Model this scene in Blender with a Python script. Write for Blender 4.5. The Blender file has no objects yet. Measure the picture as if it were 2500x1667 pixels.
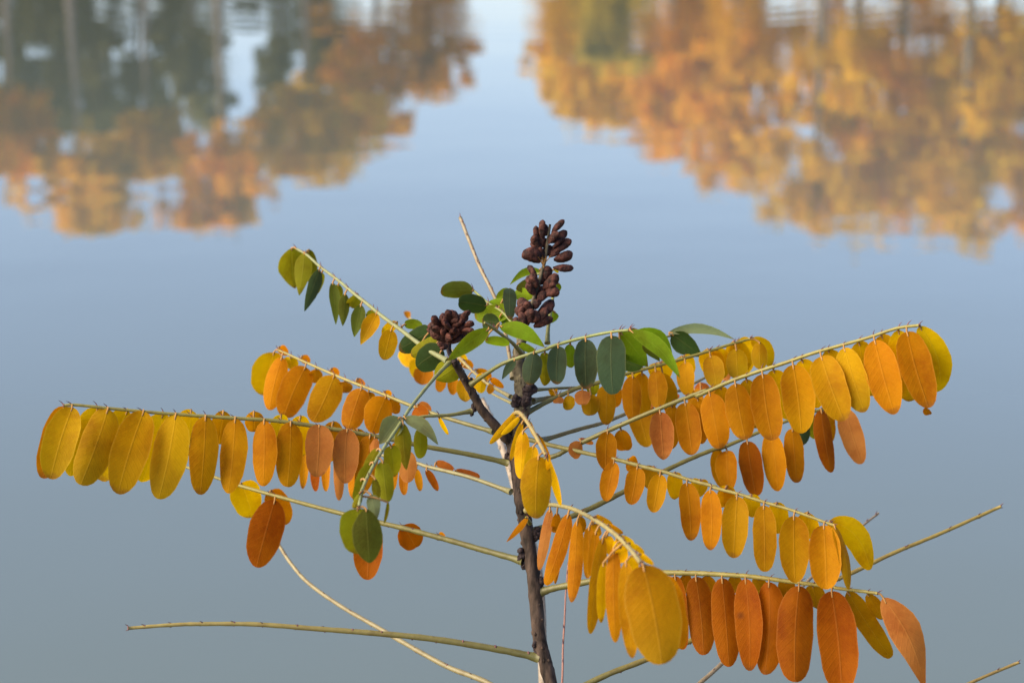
import bpy, math, random
import numpy as np
from mathutils import Vector, Matrix
random.seed(7); np.random.seed(7)
scn = bpy.context.scene
R = math.radians

# ------------------------------------------------------------------ camera, sky, sun, exposure
CAM = Vector((0, 0, 1.5)); PITCH = R(12.0); HFOV = R(25.0); W, H = 2500.0, 1667.0
K = 2 * math.tan(HFOV / 2) / W                       # ray slope per photo pixel
FWD = Vector((0, math.cos(PITCH), -math.sin(PITCH))); UP = Vector((0, math.sin(PITCH), math.cos(PITCH))); RT = Vector((1, 0, 0))
D0 = 0.95                                            # metres from the lens to the main stem
cd = bpy.data.cameras.new('camera'); cam = bpy.data.objects.new('camera', cd)
scn.collection.objects.link(cam); scn.camera = cam
cam.location = CAM; cam.rotation_euler = (math.pi / 2 - PITCH, 0, 0)
cd.sensor_width = 36; cd.angle = HFOV; cd.clip_start = 0.02; cd.clip_end = 3000
cd.dof.use_dof = True; cd.dof.focus_distance = 0.93; cd.dof.aperture_fstop = 16

SUN_EL, SUN_AZ = R(35), R(250)                       # azimuth clockwise from +Y: on the left, a little beyond the shrub
world = bpy.data.worlds.new('World'); scn.world = world; world.use_nodes = True
wn = world.node_tree.nodes; wl = world.node_tree.links
sky = wn.new('ShaderNodeTexSky'); sky.sky_type = 'NISHITA'; sky.sun_disc = False
sky.sun_elevation = SUN_EL; sky.sun_rotation = SUN_AZ
sky.air_density = 1.0; sky.dust_density = 0.7; sky.ozone_density = 3.0; sky.altitude = 200
tint = wn.new('ShaderNodeMix'); tint.data_type = 'RGBA'; tint.blend_type = 'MULTIPLY'; tint.inputs[0].default_value = 1; tint.inputs[7].default_value = (1.08, .98, 1.06, 1)
wl.new(sky.outputs[0], tint.inputs[6]); wl.new(tint.outputs[2], wn['Background'].inputs[0]); wn['Background'].inputs[1].default_value = 0.100

sd = bpy.data.lights.new('sun', 'SUN'); sun = bpy.data.objects.new('sun', sd); scn.collection.objects.link(sun)
sd.energy = 4.2; sd.angle = R(60); sd.color = (1.0, 0.81, 0.55)
sun_dir = Vector((math.sin(SUN_AZ) * math.cos(SUN_EL), math.cos(SUN_AZ) * math.cos(SUN_EL), math.sin(SUN_EL)))
sun.rotation_euler = (-sun_dir).to_track_quat('-Z', 'Y').to_euler(); sun.location = (-20, -40, 30)

scn.view_settings.view_transform = 'Standard'; scn.view_settings.look = 'None'
scn.view_settings.exposure = 1.25; scn.view_settings.gamma = 1.0

# ------------------------------------------------------------------ helpers
CROPS = {'A': (50, 800, 650 / 1568), 'B': (600, 550, 550 / 1568), 'C': (1000, 500, 500 / 1568), 'D': (1250, 750, 600 / 1568),
         'E': (1700, 750, 650 / 1568), 'F': (1250, 1150, 500 / 1568), 'G': (1600, 1167, 500 / 1568), 'H': (2000, 1167, 500 / 1568),
         'I': (800, 900, 600 / 1568), 'J': (250, 1167, 1100 / 2352), 'K': (0, 0, 2500 / 2352), 'S': (0, 0, 1.0)}
def px(c, x, y):
    o = CROPS[c]; return (o[0] + x * o[2], o[1] + y * o[2])
def ray(p): return FWD + RT * ((p[0] - W / 2) * K) + UP * ((H / 2 - p[1]) * K)
def at(p, d): return CAM + ray(p) * d               # d: depth in metres along the lens axis

def new_mat(name):
    m = bpy.data.materials.new(name); m.use_nodes = True
    nt = m.node_tree; return m, nt, nt.nodes['Principled BSDF'], nt.nodes['Material Output']
def nd(nt, t, **kw):
    n = nt.nodes.new(t)
    for k, v in kw.items(): setattr(n, k, v)
    return n
def math_n(nt, op, a, b=None, c=None):
    n = nd(nt, 'ShaderNodeMath', operation=op)
    for i, v in enumerate((a, b, c)):
        if v is None: continue
        if isinstance(v, (int, float)): n.inputs[i].default_value = v
        else: nt.links.new(v, n.inputs[i])
    return n.outputs[0]
def mix_n(nt, f, a, b, blend='MIX'):
    n = nd(nt, 'ShaderNodeMix', data_type='RGBA', blend_type=blend)
    for i, v in ((0, f), (6, a), (7, b)):
        if isinstance(v, (int, float)): n.inputs[i].default_value = v
        elif isinstance(v, tuple): n.inputs[i].default_value = (*v, 1) if len(v) == 3 else v
        else: nt.links.new(v, n.inputs[i])
    return n.outputs[2]
def ramp_n(nt, f, pts):
    n = nd(nt, 'ShaderNodeValToRGB'); nt.links.new(f, n.inputs[0])
    e = n.color_ramp.elements
    while len(e) < len(pts): e.new(0.5)
    for el, (p, c) in zip(e, pts): el.position = p; el.color = (c, c, c, 1) if isinstance(c, (int, float)) else (*c, 1)
    return n.outputs[0]

def link(o, parent=None, origin=Vector((0, 0, 0)), porigin=Vector((0, 0, 0))):
    scn.collection.objects.link(o); o.parent = parent; o.location = origin - porigin; return o
ORG = {}
def mesh_obj(name, verts, faces, mats, parent=None, origin=None, mat_idx=None, uvs=None, smooth=True, color=None):
    """verts in world metres; the object's origin is put at `origin`, children are placed relative to their parent."""
    origin = Vector(origin) if origin is not None else Vector((0, 0, 0))
    me = bpy.data.meshes.new(name)
    me.from_pydata([tuple(Vector(v) - origin) for v in verts], [], faces)
    for m in (mats if isinstance(mats, (list, tuple)) else [mats]): me.materials.append(m)
    if mat_idx is not None: me.polygons.foreach_set('material_index', mat_idx)
    if uvs is not None:
        uv = me.uv_layers.new(name='UVMap'); li = np.empty(len(me.loops), dtype=np.int32); me.loops.foreach_get('vertex_index', li)
        uv.data.foreach_set('uv', np.asarray(uvs, dtype=np.float32)[li].ravel())
    if smooth: me.polygons.foreach_set('use_smooth', [True] * len(me.polygons))
    me.update()
    o = bpy.data.objects.new(name, me); link(o, parent, origin, ORG.get(parent.name, Vector((0, 0, 0))) if parent else Vector((0, 0, 0)))
    ORG[o.name] = origin
    if color: o.color = color
    return o
def empty(name, loc):
    o = bpy.data.objects.new(name, None); link(o, None, Vector(loc)); ORG[o.name] = Vector(loc); o.empty_display_size = 0.1; return o
def tag(o, label=None, cat=None, group=None, kind=None):
    for k, v in (('label', label), ('category', cat), ('group', group), ('kind', kind)):
        if v: o[k] = v
    return o

def catmull(pts, n=8):
    P = [pts[0] * 2 - pts[1]] + list(pts) + [pts[-1] * 2 - pts[-2]]; out = []
    for i in range(1, len(P) - 2):
        a, b, c, d = P[i - 1:i + 3]
        for k in range(n):
            t = k / n
            out.append(0.5 * ((2 * b) + (c - a) * t + (2 * a - 5 * b + 4 * c - d) * t * t + (3 * b - a - 3 * c + d) * t ** 3))
    out.append(P[-2].copy()); return out
class MB:
    def __init__(s): s.v = []; s.f = []; s.m = []; s.uv = []
    def tube(s, pts, radii, sides=8, mat=0, jitter=0.0, uvr=(0, 1)):
        n0 = len(s.v); N = len(pts); ref = Vector((0.13, -0.9, 0.41))
        for i, p in enumerate(pts):
            t = (pts[min(i + 1, N - 1)] - pts[max(i - 1, 0)]).normalized()
            a = t.cross(ref).normalized(); b = t.cross(a)
            for k in range(sides):
                an = 2 * math.pi * k / sides; r = radii[i] * (1 + random.uniform(-jitter, jitter))
                s.v.append(p + a * (math.cos(an) * r) + b * (math.sin(an) * r))
                s.uv.append((uvr[0] + (uvr[1] - uvr[0]) * i / max(N - 1, 1), k / sides))
        for i in range(N - 1):
            for k in range(sides):
                s.f.append((n0 + i * sides + k, n0 + i * sides + (k + 1) % sides, n0 + (i + 1) * sides + (k + 1) % sides, n0 + (i + 1) * sides + k)); s.m.append(mat)
        s.f.append(tuple(n0 + k for k in range(sides))); s.m.append(mat)
        s.f.append(tuple(n0 + (N - 1) * sides + k for k in reversed(range(sides)))); s.m.append(mat)
    def blob(s, c, ax, r, mat=0, rough=0.15, nu=7, nv=8):
        """a lumpy spindle round c along ax (length = |ax|), radius r"""
        L = ax.length; t = ax.normalized(); a = t.cross(Vector((0.3, -0.8, 0.5))).normalized(); b = t.cross(a)
        pts = []; n0 = len(s.v)
        for i in range(nu + 1):
            u = i / nu; rr = r * (max(1 - abs(2 * u - 1) ** 2.2, 0.02)) ** 0.5
            for k in range(nv):
                an = 2 * math.pi * k / nv; q = rr * (1 + random.uniform(-rough, rough))
                s.v.append(c + t * (L * (u - 0.5)) + a * (math.cos(an) * q) + b * (math.sin(an) * q)); s.uv.append((u, k / nv))
        for i in range(nu):
            for k in range(nv):
                s.f.append((n0 + i * nv + k, n0 + i * nv + (k + 1) % nv, n0 + (i + 1) * nv + (k + 1) % nv, n0 + (i + 1) * nv + k)); s.m.append(mat)
        s.f.append(tuple(n0 + k for k in range(nv))); s.m.append(mat)
        s.f.append(tuple(n0 + nu * nv + k for k in reversed(range(nv)))); s.m.append(mat)
    def build(s, name, mats, parent=None, origin=None, **kw):
        return mesh_obj(name, s.v, s.f, mats, parent, origin, s.m, s.uv, **kw)

# ------------------------------------------------------------------ materials
def water_mat():
    m, nt, b, out = new_mat('pond_water')
    b.inputs['Base Color'].default_value = (0.100, 0.131, 0.120, 1); b.inputs['Roughness'].default_value = 0.012; b.inputs['IOR'].default_value = 1.333
    g = nd(nt, 'ShaderNodeNewGeometry'); pos = g.outputs['Position']
    n1 = nd(nt, 'ShaderNodeTexNoise'); n1.inputs['Scale'].default_value = 0.45; n1.inputs['Detail'].default_value = 2; nt.links.new(pos, n1.inputs['Vector'])
    n2 = nd(nt, 'ShaderNodeTexNoise'); n2.inputs['Scale'].default_value = 2.1; n2.inputs['Detail'].default_value = 3; nt.links.new(pos, n2.inputs['Vector'])
    patch = nd(nt, 'ShaderNodeTexNoise'); patch.inputs['Scale'].default_value = 0.16; nt.links.new(pos, patch.inputs['Vector'])
    h = math_n(nt, 'ADD', math_n(nt, 'MULTIPLY', n1.outputs[0], 0.006), math_n(nt, 'MULTIPLY', n2.outputs[0], math_n(nt, 'MULTIPLY', ramp_n(nt, patch.outputs[0], [(0.42, 0.25), (0.62, 1.0)]), 0.0016)))
    # ring ripples spreading from a point out on the pond
    c = nd(nt, 'ShaderNodeVectorMath', operation='DISTANCE'); nt.links.new(pos, c.inputs[0]); c.inputs[1].default_value = RING
    d = c.outputs['Value']; w = math_n(nt, 'SINE', math_n(nt, 'MULTIPLY', d, 9.0))
    fall = ramp_n(nt, math_n(nt, 'DIVIDE', d, 12.0), [(0.0, 0.3), (0.45, 1.0), (0.62, 0.0)])
    h = math_n(nt, 'ADD', h, math_n(nt, 'MULTIPLY', math_n(nt, 'MULTIPLY', w, fall), 0.0009))
    bp = nd(nt, 'ShaderNodeBump'); bp.inputs['Strength'].default_value = 1; bp.inputs['Distance'].default_value = 1
    nt.links.new(h, bp.inputs['Height']); nt.links.new(bp.outputs[0], b.inputs['Normal'])
    return m
def ground_mat():
    m, nt, b, out = new_mat('bank_soil')
    n = nd(nt, 'ShaderNodeTexNoise'); n.inputs['Scale'].default_value = 3; n.inputs['Detail'].default_value = 8
    tc = nd(nt, 'ShaderNodeTexCoord'); nt.links.new(tc.outputs['Object'], n.inputs['Vector'])
    nt.links.new(mix_n(nt, n.outputs[0], (0.05, 0.055, 0.02), (0.16, 0.13, 0.07)), b.inputs['Base Color']); b.inputs['Roughness'].default_value = 0.95
    bp = nd(nt, 'ShaderNodeBump'); bp.inputs['Distance'].default_value = 0.05; nt.links.new(n.outputs[0], bp.inputs['Height']); nt.links.new(bp.outputs[0], b.inputs['Normal'])
    return m
def leaf_mat():
    """colour of the leaf from the object; veins, mottling, margin and darker olive tip laid out on the leaf's own UV"""
    m, nt, b, out = new_mat('leaflet_blade')
    oi = nd(nt, 'ShaderNodeObjectInfo'); uv = nd(nt, 'ShaderNodeUVMap'); sp = nd(nt, 'ShaderNodeSeparateXYZ'); nt.links.new(uv.outputs[0], sp.inputs[0])
    u, v = sp.outputs[0], sp.outputs[1]; base = oi.outputs['Color']; rnd = oi.outputs['Random']
    tc = nd(nt, 'ShaderNodeTexCoord'); off = nd(nt, 'ShaderNodeVectorMath', operation='ADD'); nt.links.new(tc.outputs['Object'], off.inputs[0])
    cx = nd(nt, 'ShaderNodeCombineXYZ'); nt.links.new(rnd, cx.inputs[0]); nt.links.new(math_n(nt, 'MULTIPLY', rnd, 7.3), cx.inputs[1]); nt.links.new(cx.outputs[0], off.inputs[1])
    def noise(s, det=3):
        n = nd(nt, 'ShaderNodeTexNoise'); n.inputs['Scale'].default_value = s; n.inputs['Detail'].default_value = det; nt.links.new(off.outputs[0], n.inputs['Vector']); return n.outputs[0]
    big, fine = noise(62, 5), noise(420, 5)
    dark = mix_n(nt, 1.0, base, (0.70, 0.55, 0.45), 'MULTIPLY')
    col = mix_n(nt, math_n(nt, 'MULTIPLY', ramp_n(nt, big, [(0.40, 0.0), (0.66, 1.0)]), 0.9), base, dark)
    lite = mix_n(nt, 1.0, base, (1.18, 1.22, 1.0), 'MULTIPLY')
    col = mix_n(nt, math_n(nt, 'MULTIPLY', ramp_n(nt, fine, [(0.45, 0.0), (0.75, 1.0)]), 0.35), col, lite)
    tipf = math_n(nt, 'MULTIPLY', ramp_n(nt, math_n(nt, 'ADD', u, math_n(nt, 'MULTIPLY', math_n(nt, 'SUBTRACT', big, 0.5), 0.7)), [(0.35, 0.0), (0.95, 1.0)]), math_n(nt, 'SUBTRACT', 1.0, oi.outputs['Alpha']))
    col = mix_n(nt, tipf, col, (0.27, 0.18, 0.004))
    half = math_n(nt, 'ABSOLUTE', math_n(nt, 'SUBTRACT', v, 0.5))
    rib = ramp_n(nt, half, [(0.0, 1.0), (0.035, 0.0)])
    vein = math_n(nt, 'SINE', math_n(nt, 'MULTIPLY', math_n(nt, 'SUBTRACT', u, math_n(nt, 'MULTIPLY', half, 0.42)), 75.0))
    veinf = ramp_n(nt, vein, [(0.80, 0.0), (1.0, 1.0)])
    col = mix_n(nt, math_n(nt, 'MULTIPLY', veinf, 0.10), col, lite)
    pale = mix_n(nt, 0.14, lite, (0.7, 0.55, 0.2))
    col = mix_n(nt, math_n(nt, 'MULTIPLY', rib, 0.28), col, pale)
    col = mix_n(nt, math_n(nt, 'MULTIPLY', ramp_n(nt, half, [(0.452, 0.0), (0.495, 1.0)]), 0.45), col, pale)  # paler thin margin; the light its edge catches is put into the colour
    vo = nd(nt, 'ShaderNodeTexVoronoi'); vo.inputs['Scale'].default_value = 62; nt.links.new(off.outputs[0], vo.inputs['Vector'])
    vs = nd(nt, 'ShaderNodeSeparateColor'); nt.links.new(vo.outputs['Color'], vs.inputs[0])
    spot = math_n(nt, 'MULTIPLY', ramp_n(nt, vo.outputs['Distance'], [(0.05, 1.0), (0.13, 0.0)]), math_n(nt, 'GREATER_THAN', vs.outputs[0], 0.74))
    col = mix_n(nt, math_n(nt, 'MULTIPLY', spot, 0.6), col, (0.12, 0.035, 0.008))
    tb = math_n(nt, 'MULTIPLY', ramp_n(nt, math_n(nt, 'ADD', u, math_n(nt, 'MULTIPLY', math_n(nt, 'SUBTRACT', fine, 0.5), 0.25)), [(0.90, 0.0), (0.985, 1.0)]), math_n(nt, 'GREATER_THAN', rnd, 0.55))
    col = mix_n(nt, math_n(nt, 'MULTIPLY', tb, 0.55), col, (0.16, 0.06, 0.015))
    nt.links.new(col, b.inputs['Base Color']); b.inputs['Roughness'].default_value = 0.6; b.inputs['Specular IOR Level'].default_value = 0.08
    bp = nd(nt, 'ShaderNodeBump'); bp.inputs['Strength'].default_value = 0.5; bp.inputs['Distance'].default_value = 0.0004
    nt.links.new(math_n(nt, 'ADD', math_n(nt, 'MULTIPLY', rib, -0.6), math_n(nt, 'ADD', math_n(nt, 'MULTIPLY', veinf, -0.25), fine)), bp.inputs['Height'])
    nt.links.new(bp.outputs[0], b.inputs['Normal'])
    tr = nd(nt, 'ShaderNodeBsdfTranslucent'); nt.links.new(mix_n(nt, 1.0, col, (1.25, 1.2, 0.7), 'MULTIPLY'), tr.inputs[0]); nt.links.new(bp.outputs[0], tr.inputs['Normal'])
    mx = nd(nt, 'ShaderNodeMixShader'); mx.inputs[0].default_value = 0.50
    nt.links.new(b.outputs[0], mx.inputs[1]); nt.links.new(tr.outputs[0], mx.inputs[2]); nt.links.new(mx.outputs[0], out.inputs[0])
    return m
def stalk_mat():
    m, nt, b, out = new_mat('stalk_skin')
    oi = nd(nt, 'ShaderNodeObjectInfo'); uv = nd(nt, 'ShaderNodeUVMap'); sp = nd(nt, 'ShaderNodeSeparateXYZ'); nt.links.new(uv.outputs[0], sp.inputs[0])
    tc = nd(nt, 'ShaderNodeTexCoord'); n = nd(nt, 'ShaderNodeTexNoise'); n.inputs['Scale'].default_value = 260; n.inputs['Detail'].default_value = 4; nt.links.new(tc.outputs['Object'], n.inputs['Vector'])
    base = mix_n(nt, ramp_n(nt, sp.outputs[0], [(0.0, 0.0), (0.6, 1.0)]), mix_n(nt, oi.outputs['Alpha'], oi.outputs['Color'], (0.10, 0.10, 0.03)), oi.outputs['Color'])
    col = mix_n(nt, math_n(nt, 'MULTIPLY', ramp_n(nt, n.outputs[0], [(0.45, 0.0), (0.7, 1.0)]), 0.55), base, mix_n(nt, 1.0, base, (0.62, 0.52, 0.45), 'MULTIPLY'))
    nt.links.new(col, b.inputs['Base Color']); b.inputs['Roughness'].default_value = 0.5
    bp = nd(nt, 'ShaderNodeBump'); bp.inputs['Strength'].default_value = 0.4; bp.inputs['Distance'].default_value = 0.0006; nt.links.new(n.outputs[0], bp.inputs['Height']); nt.links.new(bp.outputs[0], b.inputs['Normal'])
    return m
def noise_mat(name, c1, c2, scale, rough=0.8, bump=0.001, stretch=(1, 1, 1), pts=((0.35, 0.0), (0.7, 1.0))):
    m, nt, b, out = new_mat(name); tc = nd(nt, 'ShaderNodeTexCoord'); mp = nd(nt, 'ShaderNodeMapping'); mp.inputs['Scale'].default_value = stretch
    nt.links.new(tc.outputs['Object'], mp.inputs[0]); n = nd(nt, 'ShaderNodeTexNoise'); n.inputs['Scale'].default_value = scale; n.inputs['Detail'].default_value = 7; nt.links.new(mp.outputs[0], n.inputs['Vector'])
    nt.links.new(mix_n(nt, ramp_n(nt, n.outputs[0], list(pts)), c1, c2), b.inputs['Base Color']); b.inputs['Roughness'].default_value = rough; b.inputs['Specular IOR Level'].default_value = 0.25
    bp = nd(nt, 'ShaderNodeBump'); bp.inputs['Distance'].default_value = bump; bp.inputs['Strength'].default_value = 0.8; nt.links.new(n.outputs[0], bp.inputs['Height']); nt.links.new(bp.outputs[0], b.inputs['Normal'])
    return m
def foliage_mat():
    m, nt, b, out = new_mat('tree_foliage'); oi = nd(nt, 'ShaderNodeObjectInfo'); g = nd(nt, 'ShaderNodeNewGeometry')
    n = nd(nt, 'ShaderNodeTexNoise'); n.inputs['Scale'].default_value = 0.55; n.inputs['Detail'].default_value = 3; nt.links.new(g.outputs['Position'], n.inputs['Vector'])
    c = oi.outputs['Color']
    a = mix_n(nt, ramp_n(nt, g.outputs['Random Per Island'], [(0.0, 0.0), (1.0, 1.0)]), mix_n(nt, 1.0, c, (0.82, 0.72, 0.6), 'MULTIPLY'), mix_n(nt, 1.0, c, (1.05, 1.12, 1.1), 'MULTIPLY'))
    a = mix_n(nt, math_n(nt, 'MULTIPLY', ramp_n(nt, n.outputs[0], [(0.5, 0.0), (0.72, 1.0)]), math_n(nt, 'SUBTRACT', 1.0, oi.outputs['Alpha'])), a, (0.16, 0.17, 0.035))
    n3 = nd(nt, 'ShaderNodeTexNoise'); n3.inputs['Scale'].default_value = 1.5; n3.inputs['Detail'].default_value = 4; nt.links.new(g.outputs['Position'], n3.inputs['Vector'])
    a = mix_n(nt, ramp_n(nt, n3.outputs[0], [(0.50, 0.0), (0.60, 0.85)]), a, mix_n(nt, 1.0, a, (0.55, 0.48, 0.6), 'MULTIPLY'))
    nt.links.new(a, b.inputs['Base Color']); b.inputs['Roughness'].default_value = 0.6; b.inputs['Specular IOR Level'].default_value = 0.2
    tr = nd(nt, 'ShaderNodeBsdfTranslucent'); nt.links.new(a, tr.inputs[0]); mx = nd(nt, 'ShaderNodeMixShader'); mx.inputs[0].default_value = 0.50
    nt.links.new(b.outputs[0], mx.inputs[1]); nt.links.new(tr.outputs[0], mx.inputs[2]); nt.links.new(mx.outputs[0], out.inputs[0])
    return m

def water_hit(p):
    d = ray(p); t = -CAM.z / d.z; return CAM + d * t
RING = tuple(water_hit((1180, -25)))
M_WATER, M_GROUND, M_LEAF, M_STALK, M_FOL = water_mat(), ground_mat(), leaf_mat(), stalk_mat(), foliage_mat()
M_BARK = noise_mat('stem_bark', (0.012, 0.008, 0.006), (0.085, 0.058, 0.043), 330, 0.75, 0.0012, (1, 1, 0.35))
M_TWIG = noise_mat('grey_green_bark', (0.03, 0.025, 0.017), (0.15, 0.13, 0.08), 420, 0.75, 0.0008, (1, 1, 0.6))
M_KNOT = noise_mat('dark_bud_wood', (0.010, 0.007, 0.009), (0.05, 0.034, 0.034), 600, 0.8, 0.0012)
M_POD = noise_mat('dry_pod', (0.009, 0.0035, 0.0035), (0.095, 0.032, 0.022), 420, 0.75, 0.002)
M_BRIST = noise_mat('dry_bristle', (0.08, 0.03, 0.04), (0.2, 0.09, 0.08), 500, 0.7, 0.0002)
M_PETI = noise_mat('petiolule', (0.22, 0.12, 0.035), (0.32, 0.18, 0.06), 500, 0.6, 0.0002)
M_TRUNK = noise_mat('tree_bark', (0.09, 0.075, 0.06), (0.34, 0.30, 0.26), 2.5, 0.9, 0.02, (1, 1, 0.25))
M_GRASS = noise_mat('bank_grass', (0.05, 0.07, 0.02), (0.20, 0.17, 0.06), 4, 0.7, 0.0)

# ------------------------------------------------------------------ the setting: ground, water
def shore(x): return 62 + 5 * math.sin(x * 0.045 + 0.6) + 2.2 * math.sin(x * 0.13)
def ground_z(x, y):
    near = 0.10 + 0.025 * math.sin(x * 2.1) * math.cos(y * 2.7); edge = 1.75 + 0.18 * math.sin(x * 1.3)
    if y < edge: return near
    if y < edge + 2.0: t = (y - edge) / 2.0; return near + (-1.0 - near) * t * t * (3 - 2 * t)
    s = shore(x)
    if y < s - 3: return -1.0
    t = min(max((y - s + 3) / 9, 0), 1); return -1.0 + (1.5 + 0.2 * math.sin(x * 0.2 + y * 0.15)) * t * t * (3 - 2 * t)
xs = sorted(set([-900, -500, -300, -200] + [i * 5.0 for i in range(-30, 31)] + [i * 0.35 for i in range(-16, 17)] + [200, 300, 500, 900]))
ys = sorted(set([-600, -200, -60, -20, -8] + [-4 + i * 0.28 for i in range(32)] + [6, 10, 20, 35, 45] + [50 + i * 2.0 for i in range(24)] + [110, 150, 250, 500, 1400]))
gv = [(x, y, ground_z(x, y)) for y in ys for x in xs]; nx = len(xs)
gf = [(j * nx + i, j * nx + i + 1, (j + 1) * nx + i + 1, (j + 1) * nx + i) for j in range(len(ys) - 1) for i in range(nx - 1)]
tag(mesh_obj('ground', gv, gf, M_GROUND), kind='structure')
wv = [(x, y, 0.0) for y in (0.9, 30, 90) for x in (-900, 0, 900)]
tag(mesh_obj('water', wv, [(0, 1, 4, 3), (1, 2, 5, 4), (3, 4, 7, 6), (4, 5, 8, 7)], M_WATER, smooth=False), kind='structure')
# grass on the near bank (below the picture)
gv, gf = [], []
for _ in range(2600):
    x = random.uniform(-2.2, 2.2); y = random.uniform(-0.6, 1.72); z = ground_z(x, y) - 0.01; h = random.uniform(0.05, 0.17); a = random.uniform(0, 6.28); w = random.uniform(0.0015, 0.003)
    lx, ly = math.cos(a), math.sin(a); bx, by = random.uniform(-.5, .5) * h, random.uniform(-.5, .5) * h; n = len(gv)
    gv += [(x - lx * w, y - ly * w, z), (x + lx * w, y + ly * w, z), (x + bx * .4 + lx * w * .7, y + by * .4 + ly * w * .7, z + h * .6), (x + bx * .4 - lx * w * .7, y + by * .4 - ly * w * .7, z + h * .6), (x + bx, y + by, z + h)]
    gf += [(n, n + 1, n + 2, n + 3), (n + 3, n + 2, n + 4)]
tag(mesh_obj('grass', gv, gf, M_GRASS), 'short mixed grass on the near bank at the foot of the shrub', 'grass', kind='stuff')

# ------------------------------------------------------------------ trees across the pond (seen as reflections)
def mirrored(p, D):
    d = ray(p); t = D / d.y; return Vector((d.x * t, D, -(CAM.z + d.z * t)))
def tree(p, wpx, D, col, label, group, low=0.33, dens=1.0, clusters=126, name='autumn_tree'):
    top = mirrored(p, D); base = Vector((top.x, D, ground_z(top.x, D) - 0.05))
    return tree_at(base, top.z - base.z, wpx * 0.5 * K * D, col, label, group, low, dens, clusters, name)
def tree_at(base, Ht, Rr, col, label, group, low=0.33, dens=1.0, clusters=126, name='autumn_tree', leaf=1.0):
    p = (base.x * 31, base.y * 17); D = Ht; top = base + Vector((0, 0, Ht))
    rng = np.random.default_rng(int(abs(p[0] * 13 + p[1] + D * 7)) % 100000); rnd = random.Random(int(p[0] * 3 + p[1]))
    t = empty(name, base); tag(t, label, 'tree', group)
    tr = MB(); lean = Vector((rnd.uniform(-.4, .4), rnd.uniform(-.4, .4), 0))
    axis = [base + Vector((0, 0, Ht * f)) + lean * (f * f) for f in (0, .15, .3, .45, .6, .75, .9)]
    r0 = 0.012 * Ht + 0.05
    tr.tube(axis, [r0 * (1.25 - f) for f in (0, .2, .35, .5, .65, .85, 1.1)], 7, jitter=0.06)
    cz = base.z + Ht * (low + 1) / 2; ch = Ht * (1 - low) / 2
    # cluster centres: uneven lobes along limbs
    cen = []
    nl = 9
    for i in range(nl):
        f = low + (0.93 - low) * i / nl; s = base + Vector((0, 0, Ht * f)) + lean * f * f; an = i * 2.4 + rnd.uniform(-.5, .5)
        e = (s.z + Ht * .12 - cz) / ch; rr = Rr * math.sqrt(max(1 - e * e * 0.85, 0.12)) * rnd.uniform(.75, 1.1)
        end = s + Vector((math.cos(an) * rr, math.sin(an) * rr, Ht * rnd.uniform(.06, .16)))
        mid = (s + end) / 2 + Vector((0, 0, -0.02 * Ht)); tr.tube([s, mid, end], [r0 * .38 * (1.2 - f), r0 * .24 * (1.2 - f), 0.02], 5)
        for k in range(int(clusters / nl)):
            q = rnd.uniform(.3, 1.05); c = s.lerp(end, q) + Vector((rnd.gauss(0, 1), rnd.gauss(0, 1), rnd.gauss(0, .8))) * (Rr * .26); cen.append(c)
    for k in range(8): cen.append(base + lean + Vector((rnd.gauss(0, .22) * Rr, rnd.gauss(0, .22) * Rr, Ht * (1 - 0.022 * k - 0.02))))
    cen = np.array([tuple(c) for c in cen]); cen[:, 2] = np.minimum(cen[:, 2], top.z - 0.25)
    per = int(46 * dens); n = len(cen) * per
    cr = np.repeat(rng.uniform(.3, 1.0, len(cen)) * max(Rr * .28, .42), per)
    P = np.repeat(cen, per, axis=0) + rng.normal(0, .5, (n, 3)) * cr[:, None] * np.array([1, 1, .8])
    s = rng.uniform(.08, .19, n)[:, None] * leaf; A = rng.normal(0, 1, (n, 3)); A /= np.linalg.norm(A, axis=1)[:, None]; B = np.cross(A, rng.normal(0, 1, (n, 3))); B /= np.linalg.norm(B, axis=1)[:, None]
    V = np.stack([P - A * s * 1.2, P + B * s * .75, P + A * s * 1.2, P - B * s * .75], axis=1).reshape(-1, 3) - np.array(base)
    me = bpy.data.meshes.new('crown'); me.vertices.add(n * 4); me.vertices.foreach_set('co', V.ravel().astype(np.float32))
    me.loops.add(n * 4); me.loops.foreach_set('vertex_index', np.arange(n * 4, dtype=np.int32)); me.polygons.add(n)
    me.polygons.foreach_set('loop_start', np.arange(0, n * 4, 4, dtype=np.int32)); me.polygons.foreach_set('loop_total', np.full(n, 4, dtype=np.int32))
    me.update(calc_edges=True); me.materials.append(M_FOL)
    o = bpy.data.objects.new('crown', me); link(o, t); o.color = col
    tr.build('trunk', M_TRUNK, t, base)
    return t
OR = (1.0, 0.56, 0.02, .80); YE = (1.0, 0.68, 0.02, .75); GO = (1.0, 0.62, 0.02, .75); OL = (0.62, 0.50, 0.05, .6); GR = (0.21, 0.20, 0.06, .8)
ORD = ['next to', 'second from', 'third from', 'fourth from', 'fifth from', 'sixth from', 'seventh from', 'eighth from', 'ninth from', 'tenth from', 'eleventh from', 'twelfth from']
NM = {OR: 'orange', YE: 'golden yellow', GO: 'amber'}
LEFT = [((1050, 235), 180, 90, OR), ((925, 345), 280, 88, OR), ((755, 432), 270, 85, YE), ((545, 540), 225, 82, OR), ((370, 468), 210, 86, YE), ((190, 555), 240, 82, YE), ((30, 425), 230, 83, OR), ((-170, 470), 330, 80, OR), ((-420, 520), 420, 84, GO), ((-760, 540), 440, 82, OR), ((-1120, 520), 460, 84, YE)]
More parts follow.
